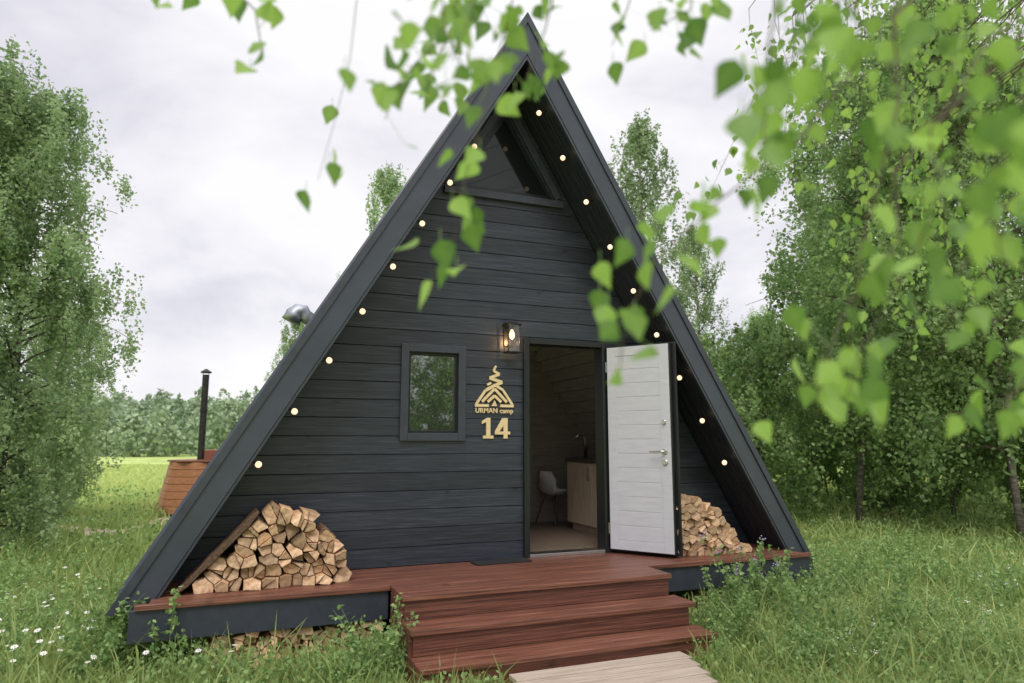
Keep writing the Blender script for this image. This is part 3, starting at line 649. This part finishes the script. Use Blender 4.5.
# ------------------------------------------------------------------ trees
def leafcloud(C_,S_,rng,down=.3):
    n=len(C_); a=rng.normal(size=(n,3)); a[:,2]-=down*2; a/=np.linalg.norm(a,axis=1)[:,None]
    b=np.cross(a,rng.normal(size=(n,3))); b/=np.linalg.norm(b,axis=1)[:,None]; s=S_[:,None]
    V=np.stack([C_,C_+a*s*.45+b*s*.36,C_+a*s,C_+a*s*.45-b*s*.36],1).reshape(-1,3)
    return V,np.arange(4*n),np.full(n,4)
def make_tree(name,label,cat,H,R,nl,leaf,seed,lowest=.12,shape=1.0,mat='leafA',limbs=46,hang=.5,group=None,stems=1,clumps=9,tr=.012,bark='trunk',cl=.5,spread=.42):
    rng=np.random.default_rng(seed); t_=thing(name,label,cat,group=group)
    mt=MB(); ml=MB(); Cs=[]; tn=[]
    for sidx in range(stems):
        lean=np.array([rng.normal()*.05,rng.normal()*.05])*H*(1 if stems==1 else 3.0); base=np.array([rng.normal(),rng.normal()])*.12*(stems>1)
        tp=lambda t: np.array([base[0]+lean[0]*t**1.5+.05*math.sin(t*9+seed),base[1]+lean[1]*t**1.5+.05*math.cos(t*7+seed),t*H])
        mt.tube([tp(k/12)-(np.array([0,0,.1]) if k==0 else 0) for k in range(13)],[max(.006,H*tr*(1-k/12.3)) for k in range(13)],8)
        nlimb=limbs//stems
        for i in range(nlimb):
            t=lowest+(.97-lowest)*((i+rng.random())/nlimb); az=i*2.4+rng.normal()*.4
            prof=(math.sin(math.pi*min(1,max(0,(t-lowest*.3)/(1.02-lowest*.3)))**.75))**shape
            Ln=R*(.25+.85*prof)*rng.uniform(.60,1.2)*(1 if t<.9 else .7); el=rng.uniform(.25,.95)
            p0=tp(t); d=np.array([math.cos(az)*math.cos(el),math.sin(az)*math.cos(el),math.sin(el)])
            pts=[p0+d*Ln*f+np.array([0,0,-Ln*.45*f*f]) for f in (0,.25,.5,.75,1)]
            ml.tube(pts,[max(.004,H*.0030*(1-t*.6)*(1-f)) for f in (0,.25,.5,.75,.97)],5,cap=False)
            tl=rng.random()
            for c in range(clumps):
                f=rng.uniform(.25,1.05); q=p0+d*Ln*f+np.array([0,0,-Ln*.45*f*f])+rng.normal(size=3)*R*.10
                k=max(3,int(nl/(limbs*clumps)*rng.uniform(.4,1.6))); hg=hang*rng.uniform(.3,1.2)
                s=rng.random(k); P_=q+np.stack([rng.normal(size=k)*(.05+.08*hg)*R*spread,rng.normal(size=k)*(.05+.08*hg)*R*spread,-s*hg+rng.normal(size=k)*.05*R],1)
                Cs.append(P_); tn.append(np.clip(cl*(.5*rng.random()+.5*tl)+(1-cl)*rng.random(k)+.12*(f-.6),0,1))
                if c%3==0: ml.tube([q,q+np.array([0.02,0,-hg*.9])],[.004,.002],3,cap=False)
    C_=np.concatenate(Cs); T=np.concatenate(tn); ok=C_[:,2]>.05; C_=C_[ok]; T=T[ok]
    V,lo,to_=leafcloud(C_,leaf*rng.uniform(.7,1.25,len(C_)),rng)
    mt.build('trunk',M[bark],t_,smooth=True); ml.build('branches',M['limb'],t_)
    np_mesh('crown',V,lo,to_,M[mat],t_,tint=np.repeat(T,4)); return t_
def place(t_,px,Z,rz=0,sc=1):
    x,y=gp(px,Z); t_.location=(x,y,0); t_.rotation_euler=(0,0,rz); t_.scale=(sc,sc,sc) if not isinstance(sc,tuple) else sc; return t_
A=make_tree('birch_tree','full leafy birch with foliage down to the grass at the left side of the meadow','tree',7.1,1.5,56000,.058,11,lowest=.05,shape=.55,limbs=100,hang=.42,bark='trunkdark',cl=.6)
place(A,6,9.6)
B=make_tree('birch_tree','airy tall birch rising behind the right slope of the cabin roof','tree',10.5,1.5,19000,.085,12,lowest=.15,shape=.9,limbs=64,hang=.5,mat='leafA')
place(B,655,17)
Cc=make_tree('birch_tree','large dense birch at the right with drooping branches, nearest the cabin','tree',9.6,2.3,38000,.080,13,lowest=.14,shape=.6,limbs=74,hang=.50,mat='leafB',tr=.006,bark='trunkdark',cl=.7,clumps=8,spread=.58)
place(Cc,850,12.0)
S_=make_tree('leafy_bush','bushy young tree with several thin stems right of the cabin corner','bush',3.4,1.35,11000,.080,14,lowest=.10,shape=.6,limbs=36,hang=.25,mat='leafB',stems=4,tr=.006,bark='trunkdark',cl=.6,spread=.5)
place(S_,745,12.5)
def cpy(src,px,Z,rz,sc,label,group=None):
    x,y=gp(px,Z); return tree_copy(src,(x,y,0),rz,sc,label,group)
cpy(A,68,13.5,2.1,(.80,.80,.68),'smaller birch just behind the big left birch, close to the flue pipe')
cpy(A,-75,9.0,4.0,1.0,'birch cut off by the left edge of the photo')
cpy(B,398,19,1.0,.93,'tall birch tip showing above the left roof slope')
cpy(B,345,24,3.0,.72,'shorter birch showing over the left roof slope beside the roof vent')
cpy(B,285,25,5.0,.62,'small pale birch standing behind the roof vent')
cpy(B,700,21,2.5,.80,'thin birch right of the tall one behind the roof')
cpy(Cc,1010,10.4,2.0,(1,1,1.05),'big birch filling the right edge of the photo')
cpy(Cc,925,15,4.0,1.05,'tall dense birch between the two big birches at the right')
cpy(Cc,800,17,.8,.84,'birch in the wood just right of the cabin roof')
WG='birches of the wood right of the cabin'; WLb='dense birch tree in the back rows of the wood right of the cabin'
for px,Z,rz,sc in ((745,25,1,.68),(860,23,2,.9),(1000,20,3,.95),(1080,14,4,1),(680,32,5,.7),(820,30,1.5,.9),(930,28,2.2,.95),(1150,18,3,.95)):
    cpy(Cc,px,Z,rz,sc,WLb,WG)
UG='bushes along the edge of the wood'
for px,Z,rz,sc in ((790,13.8,1,.8),(880,12.8,2,.7),(950,13,3,.8),(1035,11,4,.9),(835,17,5,1.05),(720,16,1,.95),(905,18,2.6,1.15),(990,15,3.7,1.0),(765,19,4.4,1.3),(700,22,2.4,1.2),(860,21,1.2,1.3),(950,22,.3,1.4)):
    cpy(S_,px,Z,rz,sc,'green leafy bush in the undergrowth at the edge of the right-hand wood',UG)
RG='birches standing behind the photographer'
for x,y,rz in ((2.2,-17,0),(5.2,-18.5,1)):
    tree_copy(Cc,(x,y,0),rz,.9,'birch reflected as dark green in the small front window',RG)
for x,y,rz in ((3.3,-14.5,1),(1.0,-15.5,2),(6,-15,3)):
    tree_copy(S_,(x,y,0),rz,1.2,'bush reflected as dark green in the small front window','bushes standing behind the photographer')
rng=np.random.default_rng(5); Cs=[];T=[]
for k in range(620):
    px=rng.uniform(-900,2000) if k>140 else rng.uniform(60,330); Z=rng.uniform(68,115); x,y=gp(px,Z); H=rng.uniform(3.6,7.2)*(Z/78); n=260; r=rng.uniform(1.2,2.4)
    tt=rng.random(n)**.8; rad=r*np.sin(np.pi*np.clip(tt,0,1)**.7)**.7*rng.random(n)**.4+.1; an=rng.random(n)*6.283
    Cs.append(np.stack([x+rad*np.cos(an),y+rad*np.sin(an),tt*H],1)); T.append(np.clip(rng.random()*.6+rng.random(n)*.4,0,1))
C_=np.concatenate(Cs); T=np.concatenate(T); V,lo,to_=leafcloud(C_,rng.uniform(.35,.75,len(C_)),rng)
dw=np_mesh('distant_wood',V,lo,to_,M['far'],None,tint=np.repeat(T,4)); tag(dw,'far-off line of haze-paled trees beyond the meadow','trees',kind='stuff')
# ------------------------------------------------------------------ grass
def camxy(X,Z): return (CAM.x+CT*X+ST*Z, CAM.y-ST*X+CT*Z)
def blocked(x,y,pad=0.0):
    b=((np.abs(x)<2.95)&(y>-.20)&(y<6.9))|((x>LX0-.08-pad)&(x<LX1+.08+pad)&(y>-1.16-pad)&(y<.2))
    ry=y+R2; rx=x-.69-.30*ry
    b|=(rx<.03+pad)&(rx>-1.34-pad)&(ry>-1.75)&(ry<.1)
    b|=(x>-2.45)&(x<-1.2)&(y>-.34)&(y<.2)
    return b
def grass(n,seed):
    rng=np.random.default_rng(seed); Z=np.exp(rng.uniform(math.log(2.2),math.log(46),n)); r=rng.uniform(-.98,.98,n)
    x,y=camxy(r*Z,Z)
    ok=~blocked(x,y)
    for i in range(len(TR)-1):
        a=np.array(TR[i]);b=np.array(TR[i+1]);d=b-a;t=np.clip(((x-a[0])*d[0]+(y-a[1])*d[1])/(d@d),0,1); dd=np.hypot(x-a[0]-t*d[0],y-a[1]-t*d[1]); ok&=(dd>.38)|(rng.random(n)<.06)
    x,y,Z=x[ok],y[ok],Z[ok]; n=len(x)
    pat=.5+.5*np.sin(x*1.3+2*np.sin(y*.7))*np.cos(y*1.1+1.5*np.sin(x*.5)); hgt=(.07+.13*pat)*rng.uniform(.4,1.5,n)+.20*(rng.random(n)<.05)*rng.uniform(.6,1.3,n)
    near=blocked(x,y,.25); hgt=np.where(near,hgt*.7,hgt)*np.clip(1.2-Z*.018,.5,1)
    wd=(.0026+.0012*Z)*rng.uniform(.6,1.3,n)
    az=rng.random(n)*6.283; bx_,by_=np.cos(az)*wd,np.sin(az)*wd; ln=rng.normal(size=(n,2))*.45*hgt[:,None]
    z0_=np.zeros(n)-.005
    V=np.stack([np.stack([x-bx_,y-by_,z0_],1),np.stack([x+bx_,y+by_,z0_],1),np.stack([x+bx_*.7+ln[:,0]*.35,y+by_*.7+ln[:,1]*.35,hgt*.6],1),np.stack([x-bx_*.7+ln[:,0]*.35,y-by_*.7+ln[:,1]*.35,hgt*.6],1),np.stack([x+ln[:,0],y+ln[:,1],hgt],1)],1).reshape(-1,3)
    base=np.arange(n)*5; lo=np.stack([base,base+1,base+2,base+3,base+3,base+2,base+4],1).ravel(); tot=np.tile([4,3],n)
    tt=np.clip(.3*rng.random(n)+.5*pat*rng.random(n)+.2*rng.random(n)+.25*(rng.random(n)<.07)+np.clip((Z-7)/14,0,1)*.45,0,1); tint=(tt[:,None]*np.array([.65,.65,.95,.95,1.15])).ravel().clip(0,1)  # far blades tinted brighter, lifting the dense grass's shade by colour
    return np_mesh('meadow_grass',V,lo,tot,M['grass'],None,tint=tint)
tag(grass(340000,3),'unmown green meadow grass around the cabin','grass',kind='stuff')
rng=np.random.default_rng(9); n=180000; Z=np.exp(rng.uniform(math.log(2.3),math.log(20),n)); r=rng.uniform(-.95,.95,n); x,y=camxy(r*Z,Z)
pat=np.sin(x*2.1+y*.6)*np.cos(y*1.9-x*.4)+rng.normal(size=n)*.6+.3*(r>.2)-.2*(r<-.3)
ok=(pat>.15)&~blocked(x,y); x,y,Z=x[ok],y[ok],Z[ok]; n=len(x)
hz_=np.where(blocked(x,y,.25),.13,.24)
Cx=np.stack([x,y,.02+rng.random(n)*hz_],1); V,lo,to_=leafcloud(Cx,(.013+.0040*Z)*rng.uniform(.6,1.4,n),rng,down=-.2)
hb=np_mesh('ground_herbs',V,lo,to_,M['weed'],None,tint=np.repeat(rng.random(n),4)); tag(hb,'low broad-leaved herbs growing through the meadow grass','plants',kind='stuff')
def weed(seed,H,n_st,flower=None,leafw=.05):
    rng=np.random.default_rng(seed); r_=thing('weed_plant','x','plant'); st=MB(); fl=MB(); Cs=[];Ss=[]
    for s in range(n_st):
        a=rng.random()*6.28; ln=rng.uniform(.1,.45)*H; b=np.array([math.cos(a),math.sin(a)])*rng.uniform(0,.14); h=H*rng.uniform(.5,1.15)
        f=lambda t: np.array([b[0]+math.cos(a)*ln*t*t,b[1]+math.sin(a)*ln*t*t,h*t])
        st.tube([f(k/4) for k in range(5)],[.0035,.003,.0025,.002,.0012],5)
        for k in range(int(17*h/.4)):
            t=rng.uniform(.1,1)
            for q in range(3): Cs.append(f(t)+rng.normal(size=3)*.018); Ss.append(leafw*rng.uniform(.5,1.3))
        if flower: 
            c=f(1.0)
            for q in range(9): 
                cc=c+rng.normal(size=3)*np.array([.012,.012,.018]); fl.lathe([(.001,-.006),(.007,0),(.001,.006)],5,c=tuple(cc))
    st.build('stem',M['weedstem'],r_)
    V,lo,to_=leafcloud(np.array(Cs),np.array(Ss),rng,down=-.1); np_mesh('foliage',V,lo,to_,M['weed'],r_,tint=np.repeat(rng.random(len(Cs)),4))
    if flower: fl.build('flowers',M[flower],r_)
    return r_
w1=weed(1,.36,14,None,.030); w2=weed(2,.6,9,'purple',.036); w3=weed(3,.36,14,None,.028); w4=weed(4,.42,8,'petal',.034); w5=weed(6,.62,8,None,.040)
used=set()
def pw(src,px,py,sc,label,group):
    x,y=Ph(px,py,-.45)
    if src not in used: used.add(src); src.location=(x,y,0); src.scale=(sc,)*3; src.rotation_euler=(0,0,random.random()*6); src['label']=label; src['group']=group; return
    tree_copy(src,(x,y,0),random.random()*6,sc,label,group)
GL=('leafy green weed growing in front of the left end of the deck','weeds along the left deck')
for px,py,s in ((386,682,1.0),(366,686,.9),(350,692,.8),(396,678,.7),(330,698,.7),(178,666,.9),(160,660,.9),(140,658,1.0),(200,680,.7),(150,668,1.0),(118,650,.9),(232,692,.6),(172,672,.9),(128,660,1.1)): pw(w1,px,py,s,*GL)
GT=('tall loose weed overlapping the deck skirt','tall weeds beside the deck')
for px,py,s in ((132,668,.95),(158,680,.85),(112,672,.9),(372,692,.8),(772,630,.95),(800,618,.9),(728,645,.8),(90,680,.9),(850,610,.9),(905,590,.9)): pw(w5,px,py,s,*GT)
GR=('leafy green weed growing between the steps and the right end of the cabin','weeds right of the steps')
for px,py,s in ((722,652,.8),(740,640,.9),(718,668,.6),(765,625,.9),(795,612,1.0),(728,628,.8),(750,632,.9),(780,618,.9),(715,640,.7),(810,600,.9)): pw(w3,px,py,s,*GR)
w2.location=(*Ph(742,622,-.45),0); w2['label']='tall purple-flowered weed in front of the right firewood heap'; w2.scale=(1.2,)*3
GF=('white-flowered weed in the meadow grass at the right','white-flowered weeds at the right')
for px,py,s in ((862,672,.7),(975,640,.7),(1000,600,.7)): pw(w4,px,py,s,*GF)
GM=('leafy green weed rising from the meadow grass','weeds scattered in the meadow')
for k in range(64):
    px=random.choice([random.uniform(740,1050),random.uniform(740,1050),random.uniform(-20,130)]); py=random.uniform(560,690)
    x,y=Ph(px,py,-.45); tree_copy(random.choice([w1,w3,w5]),(x,y,0),random.random()*6,random.uniform(.5,1.0),*GM)
def daisy():
    m=MB(); h=.24; m.tube([(0,0,0),(.01,0,h)],.0018,4,mi=0)
    n=9
    for k in range(n):
        a=2*math.pi*k/n; c,s=math.cos(a),math.sin(a); b=.28
        m.add([(.01,0,h),(.01+.014*math.cos(a-b),.014*math.sin(a-b),h+.002),(.01+.022*c,.022*s,h+.001),(.01+.014*math.cos(a+b),.014*math.sin(a+b),h+.002)],[(0,1,2,3)],1)
    m.lathe([(.001,h),(.006,h+.002),(.004,h+.006)],8,mi=2,c=(.01,0,0))
    return m.build('daisy',[M['weedstem'],M['petal'],M['gold']])
d0=daisy(); tag(d0,'white daisy in the grass at the lower left','flower','daisies in the lower left meadow')
for k in range(60):
    px=random.uniform(-10,90) if k<50 else random.uniform(90,300); py=random.uniform(590,700); x,y=Ph(px,py,-.45)
    o=d0 if k==0 else d0.copy()
    if k: link(o)
    o.location=(x,y,0); o.rotation_euler=(random.uniform(-.1,.6),random.uniform(-.3,.3),random.uniform(-.8,.8)); s=random.uniform(.75,1.2); o.scale=(s,s,s)
# ------------------------------------------------------------------ overhanging birch near the camera
oh=thing('overhanging_birch','birch beside the camera whose leafy branches hang into the top and right of the view','tree',(0,0,0))
tb_=CAM+RV*2.6+FV*.7; top=Vector((tb_.x-.15,tb_.y+.1,4.6))
MB().tube([(tb_.x,tb_.y,-.05),(tb_.x+.03,tb_.y,1.2),(tb_.x-.05,tb_.y+.03,2.6),top,(top.x-.1,top.y,6.6)],[.13,.115,.095,.07,.03],14).build('trunk',M['trunk'],oh,smooth=True)
rng=np.random.default_rng(21)
ys=np.array([0,.10,.26,.42,.62,.84,1.0]); ws=np.array([0.02,.27,.40,.36,.23,.09,.0]); tocam=-np.array(FV)
NL=0
def leafmesh(LF,parent,low=False):
    global NL
    V=[];lo=[];tint=[];tot=[];mi=[]
    yy_,ww_=(ys,ws) if not low else (np.array([0,.15,.42,.75,1.0]),np.array([.02,.33,.36,.14,0]))
    for q,p,s in LF:
        NL+=1
        a=np.array([0,0,-1.0])+rng.normal(size=3)*np.array([.5,.5,.25]); a/=np.linalg.norm(a)
        nn=tocam*rng.uniform(-1,1.2)+rng.normal(size=3)*.8; nn-=a*(nn@a); nn/=np.linalg.norm(nn); b=np.cross(a,nn); p_=np.array(p); base=len(V); curl=rng.uniform(-.1,.3); fold=rng.uniform(.05,.4)
        tv=rng.random()**1.1
        for y_,w_ in zip(yy_,ww_):
            for sd_ in (-1,0,1):
                V.append(p_+a*s*y_+b*s*w_*sd_+nn*s*(fold*abs(sd_)*w_-curl*y_*y_)); tint.append(min(1,tv*.85+(.15 if sd_==0 else 0)+.1*rng.random()))
        for i in range(len(yy_)-1):
            for j in range(2): lo+= [base+i*3+j,base+i*3+j+1,base+(i+1)*3+j+1,base+(i+1)*3+j]; tot.append(4); mi.append(0)
        base=len(V); q=np.array(q); e=b*.0007; V+=[q-e,q+e,p_+e,p_-e]; tint+=[.5]*4; lo+=[base,base+1,base+2,base+3]; tot.append(4); mi.append(1)
    return np_mesh('leaves',np.array(V),lo,tot,[M['leafC'],M['weedstem']],parent,tint=tint,smooth=True,mi=mi)
def twig(pts,r0=.002,n_leaf=0,spread=.035,size=.05,extra=(),esize=.05,P3=None,low=False):
    P_=[cp(*p) for p in pts] if P3 is None else P3
    br=MB(); s0=P_[0]; a=Vector((top.x,top.y,min(6.3,max(3.3,s0.z+.3)))); mid=s0*.45+a*.55; mid.z=max(s0.z+.25,3.05)
    path=[a,mid,s0+Vector((0,0,.12))]+P_; rad=[.012,.005,.0025]+[r0*(1-.7*i/len(P_)) for i in range(len(P_))]
    br.tube(path,rad,6); bo=br.build('branch',M['limb'],oh,smooth=True)
    seg=[(P_[i+1]-P_[i]).length for i in range(len(P_)-1)]; tot=sum(seg); LF=[]
    for k in range(n_leaf):
        d=rng.uniform(.0,1.0)*tot; i=0
        while i<len(seg)-1 and d>seg[i]: d-=seg[i]; i+=1
        q=P_[i].lerp(P_[i+1],min(1,d/seg[i])); off=Vector(rng.normal(size=3))*spread; LF.append((q,q+off,size*rng.uniform(.65,1.2)))
    for px,py,Z in extra: q=cp(px,py,Z); LF.append((q+Vector((0,0,.02)),q,esize*rng.uniform(.85,1.15)))
    leafmesh(LF,bo,low)
twig([(215,-30,1.25),(255,10,1.25),(262,50,1.25)],n_leaf=3,spread=.02,extra=[(262,5,1.2),(272,-5,1.2),(262,48,1.25),(250,68,1.25),(168,2,1.3),(160,-10,1.3),(236,-2,1.3),(196,-8,1.3)])
twig([(360,-30,1.3),(350,60,1.3),(335,120,1.3),(318,180,1.3)],.0010,1,.02,extra=[(330,162,1.2),(306,190,1.25),(332,105,1.6),(345,68,1.0),(345,170,1.5)],esize=.050)
twig([(470,-30,1.15),(440,40,1.15),(400,80,1.15),(385,120,1.15)],.0016,22,.035,.048,extra=[(430,15,1.1),(470,0,1.1),(385,50,1.1),(384,90,1.1),(410,55,1.1)])
twig([(520,-30,1.1),(500,50,1.12),(480,120,1.12),(462,190,1.12),(450,260,1.12)],.0016,24,.030,.047,extra=[(470,225,1.1),(440,240,1.1),(457,268,1.1),(432,282,1.1),(452,200,1.1),(480,150,1.1)])
twig([(560,-30,1.15),(545,30,1.15),(530,70,1.15),(515,110,1.15)],.0016,13,.035,.048,extra=[(515,92,1.1),(540,35,1.1)])
twig([(480,-40,1.3),(460,20,1.3),(435,60,1.3),(425,100,1.3)],.0016,22,.04,.050)
twig([(480,-40,.85),(470,20,.85),(450,60,.85)],.0014,8,.035,.040)
twig([(440,-40,1.0),(445,30,1.0),(465,70,1.0)],.0016,14,.035,.046)
twig([(640,-30,1.2),(625,15,1.2),(612,45,1.2)],.0016,6,.03,.046,extra=[(613,62,1.2),(645,42,1.2),(612,28,1.2)]); twig([(700,-30,1.15),(690,10,1.15),(650,30,1.2)],.0016,9,.03,.046,extra=[(692,18,1.1),(660,8,1.1),(720,0,1.1),(735,60,1.4)])
twig([(860,60,.95),(800,140,.98),(720,200,1.0),(660,255,1.0),(625,320,1.0),(620,365,1.0)],.0018,22,.03,.044,
 extra=[(628,240,1),(645,262,.95),(600,262,1.05),(600,290,1.0),(635,315,.95),(620,370,.98),(705,185,.9),(668,285,.9),(680,255,.95),(608,305,1),(655,240,1)],esize=.047)
for pts,nlf,sz in (([(780,-30,.80),(770,40,.80),(765,120,.80),(760,160,.80)],18,.046),([(850,-30,.85),(830,20,.85),(790,60,.85),(745,110,.85)],16,.046),
  ([(900,-30,.95),(890,60,.95),(905,140,.95),(890,220,.95)],20,.048),([(1060,-20,.85),(990,40,.85),(930,130,.85),(935,210,.85),(900,280,.88),(860,350,.9),(845,400,.9)],32,.045),
  ([(1090,60,.62),(1020,100,.62),(990,180,.62),(1000,260,.62)],16,.042),([(1090,150,1.1),(1010,200,1.1),(960,270,1.1),(940,350,1.1)],20,.048),
  ([(1100,250,1.3),(1040,300,1.3),(1010,380,1.3),(1000,450,1.3)],24,.050),([(960,-30,1.2),(950,50,1.2),(960,130,1.2),(980,170,1.2)],20,.050),([(1100,-20,1.1),(1010,30,1.1),(980,90,1.1)],18,.048),
  ([(900,240,1.1),(850,300,1.1),(820,370,1.1),(815,420,1.1)],14,.046),([(820,-30,1.3),(860,20,1.3),(880,60,1.3)],16,.050),([(1060,330,1.0),(1010,400,1.0),(1000,440,1.0)],9,.046)):
    twig(pts,.0018,nlf,.045,sz)
twig([(900,100,.85),(860,250,.88),(850,350,.9)],.0016,3,.03,.045,extra=[(770,140,.72),(742,112,.72),(820,20,.76),(890,205,.8),(840,365,.8),(872,355,.8),(1000,240,.7),(855,395,.8),(820,405,.85),(1000,110,.6),(960,280,.66),(1010,410,.95)],esize=.047)
for k in range(85):
    px=rng.uniform(745,1080); Z=rng.uniform(2.4,5.2); py=rng.uniform(-110,50) if px<860 else rng.uniform(-110,220)
    s0=cp(px,py,Z); ln=rng.uniform(.35,.9)*(Z/2.8)**.5; dx=rng.normal()*.18; dy=rng.normal()*.18
    P3=[s0+Vector((dx*f*ln,dy*f*ln,-ln*f)) for f in (0,.25,.5,.75,1)]
    twig(None,.0012,int(20*ln/.6),.05,.050,P3=P3,low=True)
print('done',NL)
